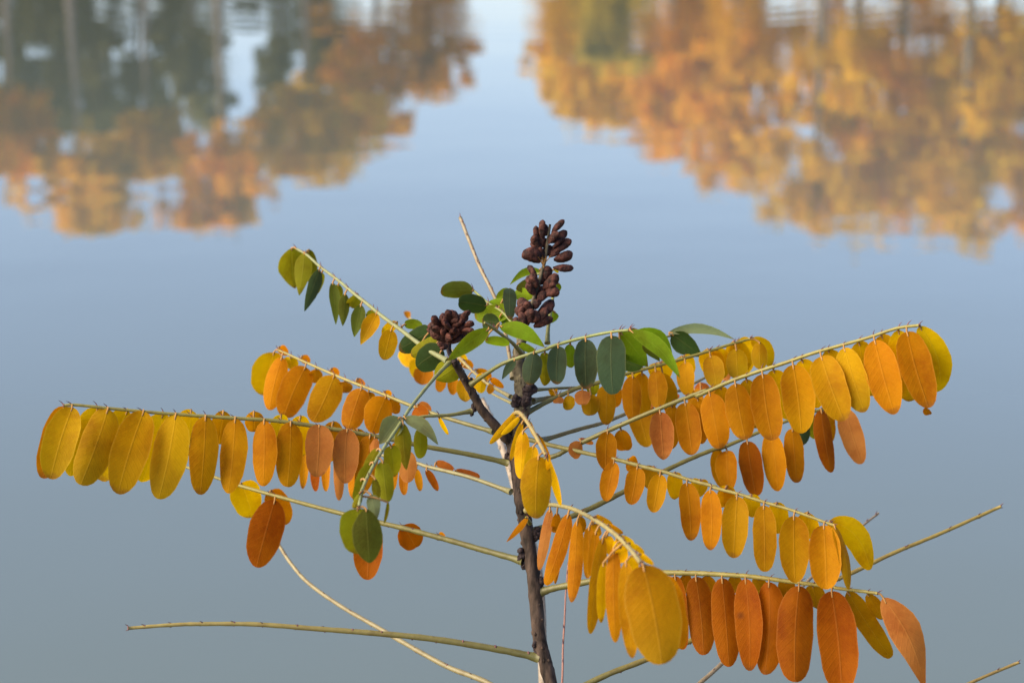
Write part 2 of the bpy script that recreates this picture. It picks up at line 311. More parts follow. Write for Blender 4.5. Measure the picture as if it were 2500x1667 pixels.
RIGHT = [((1365, 275), 150, 96, YE), ((1470, 315), 250, 92, YE), ((1640, 380), 290, 90, OR), ((1800, 455), 290, 86, GO), ((1990, 592), 330, 84, YE), ((2190, 555), 330, 86, OR), ((2345, 615), 310, 83, YE), ((2530, 580), 380, 85, OR), ((2800, 560), 420, 84, GO), ((3120, 570), 420, 84, OR), ((3480, 560), 440, 85, YE)]
BACK = [((1720, 300), 330, 96, OR), ((2080, 420), 380, 97, OR), ((2420, 430), 400, 97, OR)]
for grove, lst in (('left grove', LEFT), ('right grove', RIGHT), ('back row, right grove', BACK)):
    for i, (p, w, D, c) in enumerate(lst):
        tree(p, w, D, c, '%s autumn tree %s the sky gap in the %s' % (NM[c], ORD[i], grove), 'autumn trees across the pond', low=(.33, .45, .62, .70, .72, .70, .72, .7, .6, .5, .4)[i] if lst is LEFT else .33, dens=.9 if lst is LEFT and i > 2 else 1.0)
DARK = [((810, 220), 130, 92), ((690, 300), 190, 96), ((480, 300), 200, 92), ((350, 370), 280, 96), ((170, 340), 280, 92), ((20, 370), 300, 96), ((-150, 380), 340, 92)]
for i, (p, w, D) in enumerate(DARK):
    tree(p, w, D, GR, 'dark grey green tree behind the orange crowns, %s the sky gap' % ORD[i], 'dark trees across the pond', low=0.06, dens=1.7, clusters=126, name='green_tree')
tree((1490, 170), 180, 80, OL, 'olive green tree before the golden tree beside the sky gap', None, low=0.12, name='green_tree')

# ------------------------------------------------------------------ the shrub
def jit(c, s=0.12, h=0.04):
    k = 1 + random.uniform(-s, s); return tuple(max(0, x * k * (1 + random.uniform(-h, h))) for x in c[:3]) + ((c[3] if len(c) > 3 else 1.0),)
COL = {'Y': (0.98, 0.60, 0.002, 1.0), 'O': (0.64, 0.255, 0.002, 1.0), 'M': (0.64, 0.31, 0.002, .9), 'B': (0.45, 0.125, 0.002, 1.0), 'S': (0.60, 0.235, 0.055, 1.0), 'V': (0.62, 0.35, 0.002, .4), 'T': (0.50, 0.25, 0.002, .5),  # Y: yellow, with the glow of lit-through far leaflets put into the colour
       'X': (0.62, 0.38, 0.003, .35), 'G': (0.065, 0.11, 0.06, 1.0), 'L': (0.22, 0.36, 0.015, 1.0), 'D': (0.04, 0.08, 0.02, 1.0), 'P': (0.24, 0.32, 0.165, 1.0), 'Z': (0.29, 0.30, 0.012, .9), 'N': (0.14, 0.18, 0.025, 1.0), 'R': (0.64, 0.19, 0.04, 1.0)}
root_top = at(px('K', 1265, 1568), D0)
ROOT = Vector((root_top.x + 0.035, root_top.y - 0.01, 0)); ROOT.z = ground_z(ROOT.x, ROOT.y) - 0.02
shrub = empty('shrub', ROOT)
tag(shrub, 'shrub with yellow and orange pinnate leaves and dark brown seed heads above the pond', 'shrub')

def leaflet(parent, B, T, wid, col, petiole_from=None, bend=None, cup=None, roll=None, shape=0, side=0.0, twist=0.0, nu=12, nv=6):
    ax = T - B; L = ax.length; t = ax / L; c = ((B + T) / 2 - CAM).normalized(); s = t.cross(c).normalized(); n = s.cross(t)
    roll = random.uniform(-.34, .34) if roll is None else roll
    bend = random.uniform(-.10, .07) if bend is None else bend; cup = random.uniform(-.22, .25) if cup is None else cup
    hw = wid / 2 / max(math.cos(roll), .5); ph = random.uniform(0, 6.28); sway = random.uniform(-.025, .025) + side; fold = random.uniform(.03, .20) * (1 if cup > 0 else -1)
    tap = random.uniform(.08, .26); ex = random.uniform(2.05, 2.5)
    V, F, U = [], [], []
    for i in range(nu + 1):
        u = 0.5 - 0.5 * math.cos(math.pi * i / nu); uu = min(max(u, .0015), .9985)
        if shape == 0: w = (1 - abs(2 * uu - 1) ** ex) ** (1 / ex) * (1 + tap * (.45 - u))
        elif shape == 1: w = math.sin(math.pi * uu ** .8) ** .75 * (1.05 - .35 * u)
        else: w = math.sin(math.pi * uu) ** .6
        rr = roll + twist * u; sv = s * math.cos(rr) + n * math.sin(rr); nn = n * math.cos(rr) - s * math.sin(rr)
        mid = B + t * (L * u) + n * (bend * L * 4 * u * (1 - u)) + s * (sway * L * math.sin(math.pi * u))
        for k in range(nv + 1):
            v = 2 * k / nv - 1; wob = 1 + .025 * math.sin(u * 17 + ph + (v > 0) * 2)
            p = mid + sv * (hw * w * v * wob) + nn * (hw * w * (cup * v * v + fold * abs(v)) + .03 * hw * math.sin(u * 11 + ph) * v)
            V.append(p); U.append((u, k / nv))
    for i in range(nu):
        for k in range(nv):
            a = i * (nv + 1) + k; F.append((a, a + 1, a + nv + 2, a + nv + 1))
    mi = [0] * len(F)
    if petiole_from is not None:
        mb = MB(); e = B + t * (L * .06) + n * (bend * L * .2); a = petiole_from; m = (a + B) / 2 + Vector((0, 0, .0006))
        mb.tube([a, m, B, e], [.00042, .00040, .00042, .0003], 5); o = len(V)
        V += mb.v; U += mb.uv; F += [tuple(i + o for i in f) for f in mb.f]; mi += [1] * len(mb.f)
    return mesh_obj('leaflet', V, F, [M_LEAF, M_PETI], parent, B, mi, U, color=jit(tuple(c * .71 for c in col[:3]) + (col[3],)))

def frond(path, d0, d1, r0, r1, col, groups=(), name='leaf', base=.85, bristle=True, nodes=(), label=None, power=1.0, pale=False):
    """path: photo pixels along the stalk; d0..d1: depth behind (+) or before (-) the main stem at its foot and tip"""
    P2 = catmull([Vector((*px(*q), 0)) for q in path], 8); cum = [0]
    for a, b in zip(P2, P2[1:]): cum.append(cum[-1] + (b - a).length)
    fr = [c / cum[-1] for c in cum]; dep = [D0 + d0 + (d1 - d0) * f ** power for f in fr]
    pts = [at((p.x, p.y), d) for p, d in zip(P2, dep)]; rad = [(r0 + (r1 - r0) * f) * .80 * (1 + .55 * math.exp(-f * cum[-1] / 14)) * (1 + .05 * math.sin(i * 1.9)) for i, f in enumerate(fr)]
    mb = MB(); mb.tube(pts, rad, 9, jitter=.03)
    def near(q):
        i = min(range(len(P2)), key=lambda i: (P2[i].x - q[0]) ** 2 + (P2[i].y - q[1]) ** 2)
        best = (1e9, i, 0.0)
        for a in (i - 1, i):
            if 0 <= a < len(P2) - 1:
                s, e = P2[a], P2[a + 1]; l = (e - s).length_squared; f = min(max(((q[0] - s.x) * (e.x - s.x) + (q[1] - s.y) * (e.y - s.y)) / max(l, 1e-9), 0), 1); g = s.lerp(e, f)
                dd = (g.x - q[0]) ** 2 + (g.y - q[1]) ** 2
                if dd < best[0]: best = (dd, a, f)
        _, a, f = best; a = min(a, len(P2) - 2); return pts[a].lerp(pts[a + 1], f), dep[a] + (dep[a + 1] - dep[a]) * f, rad[a] + (rad[a + 1] - rad[a]) * f, (pts[a + 1] - pts[a]).normalized()
    jobs = []
    for c, items in groups:
        for it in items:
            bx, by, tx, ty, w, colr = it[:6]; sd = it[6] if len(it) > 6 else 'n'; kw = dict(it[7]) if len(it) > 7 else {}
            b, t = px(c, bx, by), px(c, tx, ty); ap, ad, ar, tg = near(b)
            bd = ad + (.0015 if sd == 'f' else -.0010); td = ad + (random.uniform(.008, .014) if sd == 'f' else random.uniform(-.009, -.004)) + kw.pop('dz', 0.0)
            far = (ap - at(b, bd)).length > .02
            jobs.append((at(b, bd), at(t, td), w * (1.20 if sd == 'f' else 1.04) * CROPS[c][2] * K * (bd + td) / 2, COL[colr], None if far else ap, kw))
            if bristle and not far:
                mb.blob(ap - Vector((0, 0, ar * .55)), tg * (ar * 1.5), ar * .62, 1, .12, 4, 7)
                h = Vector((random.uniform(-.5, .5), random.uniform(-.6, .2), 1)).normalized() * random.uniform(.0012, .0026)
                mb.tube([ap, ap + h * .6 + tg * .0006, ap + h + tg * .0016], [.00026, .00018, .00005], 4, 1)
    for f in nodes:
        i = min(range(len(fr)), key=lambda i: abs(fr[i] - f)); tg = (pts[min(i + 1, len(pts) - 1)] - pts[max(i - 1, 0)]).normalized()
        mb.blob(pts[i] + Vector((0, -.15, random.choice((-.5, .5)))) * rad[i], tg * (rad[i] * .9), rad[i] * .72, 1, .10, 4, 8)
        for sg in (1, -1):
            h = Vector((random.uniform(-.5, .5), random.uniform(-.6, .2), sg)).normalized() * random.uniform(.0010, .0018) * (1 if sg > 0 else .7)
            mb.tube([pts[i], pts[i] + h * .6, pts[i] + h + tg * .0009], [.00035, .00022, .00006], 4, 1)
    o = mb.build(name, [M_STALK, M_BRIST], shrub, pts[0], color=(col[0] * .48, col[1] * .49, col[2] * .44, base))
    if label: o['label'] = label
    for B, T, w, cc, pf, kw in jobs: leaflet(o, B, T, w, cc, pf, **kw)
    return o

def stem(path, radii, d, name, mat, jitter=.10, extra=()):
    P2 = catmull([Vector((*px(*q), 0)) for q in path], 7); n = len(P2)
    pts = [at((p.x, p.y), D0 + d[0] + (d[1] - d[0]) * i / (n - 1)) for i, p in enumerate(P2)]
    rr = [np.interp(i / (n - 1), np.linspace(0, 1, len(radii)), radii) for i in range(n)]
    if extra: pts = list(extra) + pts; rr = [rr[0] * 1.5 - rr[0] * .5 * i / len(extra) for i in range(len(extra))] + rr
    mb = MB(); mb.tube(pts, rr, 12, jitter=jitter)
    for i in range(2, len(pts) - 1, 2):                              # lenticels and scars
        for _ in range(2):
            a = random.uniform(0, 6.28); off = Vector((math.cos(a), math.sin(a), 0)) * rr[i] * .93
            mb.blob(pts[i] + off, Vector((0, 0, random.uniform(.0012, .003))), random.uniform(.0004, .0009), 0, .2, 4, 6)
    return mb.build(name, mat, shrub, pts[0])
low = catmull([ROOT, ROOT + Vector((-.004, 0, .35)), ROOT + Vector((-.012, .004, .75)), root_top], 6)[:-1]
stem([('K', 1265, 1568), ('K', 1240, 1468), ('K', 1228, 1350), ('K', 1212, 1232), ('K', 1197, 1150), ('K', 1184, 1060), ('K', 1172, 1005)], [.0029, .0028, .0028, .0029, .0028, .0025, .0024], (0, 0), 'main_stem', M_BARK, extra=low)
stem([('K', 1178, 1020), ('K', 1158, 1000), ('K', 1110, 945), ('K', 1078, 890), ('K', 1052, 845), ('K', 1035, 812)], [.0022, .0021, .0019, .0017, .0015, .0013], (.002, -.02), 'side_branch', M_BARK)
stem([('K', 1176, 1015), ('K', 1190, 975), ('K', 1202, 930), ('K', 1198, 880), ('K', 1190, 835), ('K', 1196, 790), ('K', 1212, 752)], [.0027, .0031, .0034, .0030, .0028, .0020, .0013], (.002, .004), 'upper_stem', M_TWIG, .16)
stem([('K', 1250, 1640), ('K', 1238, 1330), ('K', 1200, 1180), ('K', 1172, 1080), ('K', 1140, 990), ('K', 1108, 915)], [.0022, .0021, .0019, .0018, .0015, .0009], (.10, .14), 'pale_back_stem', noise_mat('pale_bark', (0.24, 0.20, 0.15), (0.40, 0.35, 0.29), 300, .8, .0005), .05,
     extra=[ROOT + Vector((.02, .03, 0)), ROOT + Vector((.01, .06, .45)), ROOT + Vector((0, .09, .85))])
for c, x, y, a, r in [('F', 190, 470, 9, 3.1), ('F', 85, 645, 11, 3.4), ('F', 215, 850, 9, 3.0), ('F', 190, 1345, 8, 2.7), ('I', 935, 235, 8, 2.8), ('I', 1290, 150, 13, 4.2), ('I', 1215, 210, 10, 3.5), ('I', 1260, 225, 10, 3.3), ('I', 1150, 555, 6, 2.2), ('I', 905, 85, 5, 1.8), ('C', 930, 1390, 9, 2.6), ('K', 1160, 1000, 6, 2.3), ('I', 1150, 400, 7, 2.6)]:
    p = at(px(c, x, y), D0 - .0005); mb = MB()
    for _ in range(7): mb.blob(p + Vector((random.gauss(0, .8), random.gauss(0, .5), random.gauss(0, 1.3))) * (r * .00034), Vector((random.uniform(-.8, .8), random.uniform(-.3, .3), 1)).normalized() * (a * random.uniform(.0002, .0004)), r * random.uniform(.0003, .00052), 0, .35)
    mb.build('knot', M_KNOT, shrub, p)

OLV = (.30, .27, .035); YGR = (.46, .40, .10); PALE = (.56, .52, .26); TAN = (.50, .40, .20); GRN = (.26, .32, .12)
# --- left, longest leaf
frond([('I', 1150, 600), ('I', 900, 545), ('I', 620, 495), ('I', 300, 430), ('A', 1568, 555), ('A', 1260, 532), ('A', 900, 508), ('A', 600, 482), ('A', 330, 455), ('A', 255, 458)], 0, -.05, .00135, .0007, YGR, [
    ('A', [(255, 462, 130, 885, 150, 'O', 'f'), (305, 468, 178, 890, 192, 'X'), (515, 480, 355, 925, 200, 'X'), (725, 492, 575, 978, 215, 'V'), (915, 512, 815, 1008, 205, 'V'), (1090, 525, 1060, 982, 165, 'M'), (1265, 535, 1225, 975, 155, 'M'), (1435, 548, 1430, 932, 140, 'O'),
           (455, 475, 290, 872, 150, 'Y', 'f'), (630, 488, 470, 898, 175, 'Y', 'f'), (840, 505, 715, 908, 175, 'Y', 'f'), (1005, 482, 985, 682, 125, 'Y', 'f'), (1195, 488, 1165, 685, 105, 'M', 'f'), (1375, 490, 1375, 612, 95, 'M', 'f'), (1535, 512, 1520, 708, 95, 'Y', 'f')]),
    ('K', [(668, 970, 660, 1118, 60, 'M'), (733, 976, 727, 1095, 62, 'S'), (797, 985, 793, 1110, 60, 'S'), (850, 1000, 828, 1135, 48, 'O'), (690, 955, 690, 1050, 40, 'Y', 'f'), (765, 968, 760, 1060, 44, 'O', 'f'), (822, 985, 815, 1075, 45, 'O', 'f')]),
    ('I', [(300, 440, 295, 560, 60, 'S'), (430, 470, 440, 560, 45, 'O', 'f'), (500, 520, 510, 725, 115, 'S')])])
# --- left, behind it
frond([('I', 1170, 785), ('I', 900, 690), ('I', 640, 625), ('I', 560, 600), ('S', 900, 1105), ('S', 740, 1085)], .01, .08, .0012, .0007, (.42, .39, .19), [
    ('I', [(690, 598, 805, 640, 45, 'R', 'f'), (815, 650, 972, 690, 42, 'R', 'f'), (485, 640, 490, 805, 58, 'O'), (565, 640, 590, 780, 48, 'O'), (630, 645, 702, 778, 48, 'B'), (420, 600, 410, 780, 62, 'O'), (240, 560, 165, 830, 120, 'O')]),
    ('S', [(742, 1090, 739, 1193, 24, 'O'), (772, 1092, 771, 1199, 24, 'B'), (797, 1098, 796, 1199, 22, 'O'), (826, 1100, 828, 1221, 26, 'S'), (860, 1105, 858, 1206, 24, 'O')])], base=.3)
# --- left, low leaf with few leaflets left
frond([('J', 2195, 432), ('J', 1980, 372), ('J', 1780, 315), ('J', 1560, 258), ('J', 1270, 190), ('J', 950, 105), ('J', 720, 40), ('A', 1160, 885), ('A', 1000, 828), ('A', 900, 800), ('A', 780, 770)], 0, .06, .0017, .0007, (.40, .35, .08), [
    ('J', [(900, 115, 805, 465, 178, 'B', 'n', dict(roll=.1, bend=.02)), (880, 62, 965, 240, 105, 'O', 'f'), (725, 25, 785, 205, 135, 'Y', 'f'), (1392, 235, 1385, 530, 150, 'B'), (1570, 245, 1640, 360, 112, 'B', 'f'), (1755, 292, 1790, 312, 30, 'O', 'f')])], base=.95, nodes=(.12, .3, .36))
# --- left, upper yellow leaf
frond([('I', 1060, 402), ('I', 880, 350), ('B', 1330, 1318), ('B', 1110, 1238), ('B', 940, 1168), ('B', 700, 1075), ('B', 450, 968), ('B', 290, 895), ('B', 225, 868)], .005, .09, .0012, .0006, (.45, .38, .09), [
    ('B', [(195, 885, 125, 1185, 180, 'Y', 'f'), (250, 920, 165, 1285, 138, 'O'), (415, 985, 265, 1332, 200, 'O'), (615, 1050, 470, 1368, 205, 'M'), (805, 1135, 715, 1418, 165, 'O'), (975, 1195, 878, 1445, 190, 'O'),
           (310, 920, 315, 1005, 85, 'Y', 'f'), (485, 1000, 485, 1098, 85, 'O', 'f'), (690, 1085, 685, 1165, 95, 'O', 'f'), (855, 1160, 850, 1230, 75, 'O', 'f'), (1035, 1205, 1030, 1310, 80, 'O', 'f'),
           (235, 845, 290, 905, 55, 'O', 'f'), (395, 908, 440, 965, 55, 'O', 'f'), (598, 995, 640, 1050, 55, 'O', 'f'), (778, 1065, 815, 1120, 50, 'S', 'f'), (968, 1155, 1000, 1200, 50, 'O', 'f'), (1180, 1265, 1245, 1345, 115, 'B'), (1200, 1245, 1290, 1300, 60, 'S', 'f')])], base=.95)
# --- olive leaf drooping towards the viewer
frond([('K', 1032, 832), ('B', 1290, 1090), ('B', 1150, 1265), ('I', 470, 340), ('I', 350, 520), ('I', 270, 660), ('I', 215, 790), ('I', 200, 885)], -.018, -.13, .0009, .00075, (.38, .42, .17), [
    ('I', [(455, 312, 330, 482, 150, 'P', 'n', dict(shape=1, cup=-.3)), (490, 312, 705, 485, 95, 'P', 'n', dict(shape=1, side=.12)), (480, 345, 502, 645, 115, 'Z', 'n', dict(shape=1)), (590, 385, 585, 572, 75, 'Z', 'f'), (405, 492, 420, 690, 95, 'Z', 'f'), (350, 590, 380, 850, 115, 'Z'),
           (318, 512, 235, 680, 60, 'Z', 'f'), (275, 600, 185, 790, 62, 'Z', 'f'), (302, 700, 315, 835, 55, 'Z'), (215, 705, 178, 850, 58, 'Z', 'f'), (275, 800, 312, 965, 95, 'P', 'n', dict(shape=1)), (205, 795, 165, 890, 50, 'Z'),
           (385, 850, 362, 985, 20, 'Z', 'f'), (190, 892, 200, 1180, 205, 'Z', 'f', dict(dz=-.010)), (245, 892, 268, 1238, 190, 'N', 'n', dict(roll=.2, shape=2))])], base=.2)
# short stalk from the branch to the left
frond([('I', 915, 270), ('I', 780, 295), ('I', 640, 302), ('I', 520, 318)], -.012, -.03, .0010, .0007, (.45, .42, .14), [('I', [(710, 310, 770, 420, 24, 'Y', 'f'), (560, 308, 580, 330, 20, 'Z', 'f')])])
# --- green leaf rising to the upper left
frond([('K', 1030, 830), ('B', 1250, 855), ('B', 1090, 735), ('B', 960, 640), ('B', 850, 550), ('B', 760, 480), ('B', 640, 380), ('B', 520, 290), ('B', 430, 210), ('B', 355, 165)], -.018, .10, .0013, .0007, (.37, .41, .20), [
    ('B', [(318, 160, 340, 440, 200, 'Z', 'f', dict(shape=1)), (410, 190, 372, 488, 130, 'Z', 'n', dict(shape=1)), (440, 170, 455, 420, 70, 'Z', 'f'), (512, 308, 408, 600, 100, 'G', 'n', dict(shape=1, roll=.5)), (530, 330, 508, 472, 52, 'Z', 'f', dict(shape=1)),
           (605, 400, 627, 692, 82, 'N', 'n', dict(shape=1)), (645, 412, 640, 590, 62, 'Z', 'f', dict(shape=1)), (692, 475, 675, 702, 85, 'N', 'n', dict(shape=1)), (780, 480, 730, 570, 75, 'Z', 'f'), (802, 555, 755, 778, 105, 'N', 'n', dict(shape=1)),
           (912, 615, 800, 832, 122, 'V', 'n', dict(shape=1)), (880, 590, 860, 680, 50, 'Z', 'f'), (1012, 730, 960, 936, 125, 'V'), (1055, 672, 950, 765, 62, 'Y', 'f'), (1105, 690, 1230, 690, 60, 'L', 'f'), (1285, 735, 1065, 865, 130, 'D', 'f'), (1370, 865, 1188, 985, 155, 'D', 'f'),
           (1460, 985, 1325, 1075, 140, 'Z', 'f'), (1345, 800, 1150, 905, 95, 'Z', 'f')])], base=.2)
# --- yellow leaf going away behind the branch
frond([('C', 775, 1470), ('C', 600, 1370), ('C', 470, 1260), ('C', 380, 1170), ('C', 250, 1050), ('B', 1250, 730), ('B', 1115, 625)], .01, .17, .0009, .0006, (.55, .46, .20), [
    ('B', [(1285, 775, 1335, 850, 80, 'Y', 'f'), (1090, 850, 1165, 975, 125, 'Y'), (1195, 930, 1200, 1075, 125, 'Y'), (1250, 1000, 1225, 1110, 135, 'O'), (1365, 1050, 1345, 1160, 75, 'O'), (1440, 1055, 1440, 1180, 75, 'O'), (1545, 1060, 1530, 1228, 135, 'V'), (1120, 600, 1130, 650, 45, 'O')]),
    ('C', [(420, 1190, 470, 1260, 70, 'O', 'f'), (510, 1260, 620, 1330, 60, 'O', 'f'), (560, 1290, 540, 1440, 90, 'Y'), (620, 1330, 720, 1400, 45, 'O', 'f'), (380, 1150, 440, 1210, 60, 'Y', 'f'), (640, 1380, 600, 1440, 60, 'O')])], base=.3)
frond([('C', 790, 1520), ('C', 680, 1470), ('C', 590, 1420)], .012, .06, .0008, .0005, PALE, base=.2, name='bare_stalk')
# --- green leaf to the right
frond([('C', 470, 1375), ('C', 590, 1292), ('C', 700, 1222), ('C', 830, 1172), ('C', 1030, 1110), ('D', 270, 245), ('D', 430, 200), ('D', 620, 160), ('D', 745, 146)], -.015, -.06, .0011, .0007, (.30, .36, .11), [
    ('D', [(140, 290, 112, 495, 122, 'G'), (295, 250, 285, 492, 122, 'G'), (470, 205, 475, 522, 148, 'G', 'n', dict(roll=.15)), (635, 182, 645, 555, 182, 'G', 'n', dict(roll=-.1)), (210, 290, 205, 500, 80, 'Z', 'f'), (372, 235, 372, 385, 65, 'L', 'f'),
           (695, 165, 868, 378, 165, 'L', 'f', dict(shape=1)), (755, 148, 1072, 452, 110, 'L', 'n', dict(shape=1, side=.10, roll=.3)), (800, 145, 1025, 325, 100, 'L', 'f', dict(shape=1, side=.10)), (850, 215, 945, 345, 80, 'N', 'f', dict(shape=1)), (700, 330, 830, 385, 90, 'D', 'f', dict(dz=.02))]),
    ('C', [(805, 1190, 708, 1335, 72, 'G', 'n', dict(shape=1))])], base=.9)
frond([('D', 640, 330), ('D', 800, 250), ('D', 920, 207), ('D', 1025, 178)], .03, .05, .0008, .0006, (.34, .36, .14), [
    ('D', [(1000, 162, 1420, 205, 70, 'P', 'n', dict(shape=1, side=.10)), (1020, 172, 1215, 315, 145, 'D', 'n', dict(shape=1))])], base=.5)
# --- green leaf tuft in the middle
frond([('C', 860, 1140), ('C', 790, 1060), ('C', 720, 1005), ('C', 640, 945), ('C', 570, 900)], -.002, -.07, .0010, .0007, (.34, .32, .08), [
    ('C', [(605, 952, 288, 1195, 132, 'L', 'n', dict(shape=1, roll=.2)), (690, 925, 1035, 1090, 135, 'L', 'n', dict(shape=1, side=.08, roll=.1)), (580, 1035, 765, 1068, 62, 'L', 'f'), (840, 1062, 965, 1130, 50, 'L', 'f'), (690, 905, 558, 895, 112, 'D', 'f')])], base=.9)
frond([('C', 850, 1150), ('C', 810, 960), ('C', 720, 830), ('C', 600, 750), ('C', 490, 655)], .004, .04, .0008, .0006, (.34, .40, .12), [
    ('C', [(485, 660, 238, 662, 128, 'N'), (590, 775, 375, 742, 140, 'D'), (780, 805, 498, 852, 120, 'L', 'f'), (770, 640, 768, 878, 102, 'G', 'n', dict(dz=-.02)), (770, 650, 672, 728, 70, 'L', 'f'), (690, 860, 790, 900, 60, 'L', 'f'), (720, 740, 600, 770, 60, 'L', 'f')])], base=.8)
frond([('C', 1055, 1060), ('C', 1060, 950), ('C', 1075, 840), ('C', 1100, 650), ('C', 1050, 540), ('C', 940, 530)], .012, .035, .0011, .0006, (.36, .40, .12), [
    ('C', [(1000, 500, 768, 612, 66, 'L', 'n', dict(shape=1, side=-.15)), (800, 690, 945, 690, 100, 'L', 'n', dict(dz=-.01)), (1000, 610, 815, 640, 110, 'N'), (1145, 605, 1100, 675, 60, 'L', 'f'), (1115, 825, 1055, 905, 70, 'L', 'f'), (1110, 490, 1140, 520, 30, 'Z', 'f'), (1000, 490, 1060, 560, 70, 'L', 'f')])], base=.7)
# --- right, longest leaf
frond([('D', 40, 1010), ('D', 270, 948), ('D', 350, 908), ('D', 560, 810), ('D', 760, 722), ('D', 920, 655), ('D', 1080, 590), ('D', 1240, 530), ('E', 0, 525), ('E', 200, 437), ('E', 360, 380), ('E', 530, 325), ('E', 690, 270), ('E', 850, 225), ('E', 1010, 180), ('E', 1180, 125), ('E', 1310, 107)], 0, -.06, .0013, .00075, (.44, .38, .08), [
    ('D', [(440, 862, 385, 955, 92, 'S'), (430, 840, 520, 870, 28, 'S', 'f'), (610, 795, 600, 1042, 132, 'O'), (695, 780, 722, 912, 92, 'O', 'f'), (945, 670, 968, 972, 152, 'S', 'n', dict(roll=.1)), (1105, 610, 1150, 942, 156, 'O'), (1260, 550, 1325, 900, 168, 'O'),
           (1020, 620, 1015, 905, 90, 'O', 'f'), (1185, 580, 1205, 870, 95, 'O', 'f'), (1330, 510, 1390, 770, 95, 'M', 'f')]),
    ('E', [(230, 450, 290, 778, 158, 'O'), (390, 395, 450, 782, 172, 'O'), (570, 340, 620, 742, 190, 'M', 'n', dict(roll=.1)), (735, 290, 870, 668, 190, 'M'), (870, 240, 990, 617, 172, 'V'), (1050, 195, 1168, 630, 195, 'O', 'n', dict(roll=-.1)), (1240, 145, 1370, 592, 190, 'O'),
           (1318, 112, 1428, 495, 130, 'Y', 'f', dict(side=.10)), (1190, 135, 1262, 553, 150, 'Y', 'f'), (1090, 165, 1200, 500, 140, 'Y', 'f'), (955, 205, 1050, 520, 140, 'Y', 'f'), (775, 250, 880, 560, 130, 'Y', 'f'), (620, 310, 725, 590, 130, 'Y', 'f'), (455, 370, 540, 660, 120, 'Y', 'f'), (295, 425, 350, 712, 110, 'M', 'f'), (1345, 592, 1372, 632, 36, 'O', 'f')])], base=.95)
# --- right, leaf behind
frond([('D', 80, 680), ('D', 250, 590), ('D', 420, 515), ('D', 550, 480), ('D', 730, 425), ('D', 1030, 345), ('D', 1240, 285), ('D', 1400, 235), ('D', 1515, 203)], .004, .045, .0013, .0007, (.44, .38, .07), [
    ('D', [(770, 440, 772, 725, 122, 'O'), (915, 400, 932, 645, 122, 'M'), (1105, 350, 1125, 565, 112, 'M'), (1265, 310, 1305, 505, 132, 'V'), (1430, 265, 1445, 455, 132, 'X'), (775, 395, 800, 470, 92, 'Y', 'f'), (935, 352, 965, 480, 132, 'Y', 'f'), (1080, 312, 1130, 455, 115, 'Y', 'f'), (1245, 265, 1305, 440, 135, 'Y', 'f'), (1410, 218, 1485, 410, 142, 'Y', 'f'),
           (600, 498, 600, 750, 120, 'M'), (502, 555, 500, 690, 112, 'V'), (450, 528, 450, 622, 98, 'S', 'n', dict(dz=-.01)), (360, 562, 360, 655, 76, 'V'), (300, 570, 295, 612, 68, 'S'), (262, 525, 262, 570, 50, 'M', 'f'), (520, 500, 530, 560, 70, 'Z', 'f'), (640, 470, 660, 640, 90, 'O', 'f'), (830, 420, 840, 700, 100, 'M', 'f'), (960, 420, 1010, 650, 120, 'V', 'f')]),
    ('E', [(372, 205, 378, 365, 92, 'X'), (330, 180, 440, 345, 80, 'Y', 'f', dict(side=.1)), (240, 200, 305, 390, 150, 'Y', 'f'), (120, 245, 150, 420, 110, 'Y', 'f')])], base=.95)
frond([('D', 130, 600), ('D', 230, 578), ('D', 330, 560)], .006, .03, .0013, .0009, (.24, .23, .05), name='bare_stalk')
frond([('D', 140, 527), ('D', 430, 513), ('D', 640, 540), ('D', 820, 546), ('D', 1060, 535), ('D', 1250, 522), ('E', 150, 380)], .01, .10, .0008, .0006, (.38, .36, .07), [
    ('D', [(780, 560, 868, 890, 150, 'M'), (1200, 478, 1220, 530, 80, 'R', 'f'), (1362, 378, 1368, 470, 62, 'S'), (1040, 552, 1045, 590, 55, 'R'), (960, 545, 985, 640, 80, 'V'), (1165, 520, 1200, 680, 100, 'O'), (1280, 500, 1300, 620, 90, 'O')])], base=.7)
frond([('D', 190, 850), ('D', 420, 780), ('D', 570, 740), ('D', 700, 690), ('D', 870, 615), ('D', 1030, 545), ('D', 1200, 465), ('D', 1350, 375)], .01, .09, .0012, .0007, (.40, .36, .18), [
    ('D', [(865, 600, 880, 650, 60, 'S'), (900, 640, 905, 800, 90, 'O', 'f'), (1000, 590, 1020, 700, 70, 'O')])], base=.8)
frond([('F', 130, 470), ('D', 460, 1300), ('D', 700, 1182), ('D', 1000, 1030), ('D', 1200, 940), ('D', 1350, 885), ('E', 140, 832), ('E', 370, 735), ('E', 560, 660), ('E', 760, 595), ('E', 900, 560)], 0, .05, .0016, .0007, (.36, .31, .06), [
    ('E', [(180, 845, 198, 1085, 126, 'O'), (300, 790, 352, 1112, 132, 'B'), (435, 740, 482, 1082, 132, 'O'), (565, 715, 592, 1032, 112, 'O'), (735, 605, 795, 972, 102, 'B', 'n', dict(roll=.5)), (870, 600, 972, 922, 130, 'S'), (600, 680, 618, 815, 90, 'G', 'f'), (692, 640, 698, 775, 62, 'Z', 'f'), (770, 590, 792, 795, 56, 'O', 'f'), (120, 830, 150, 1060, 70, 'O', 'f')])], base=1)
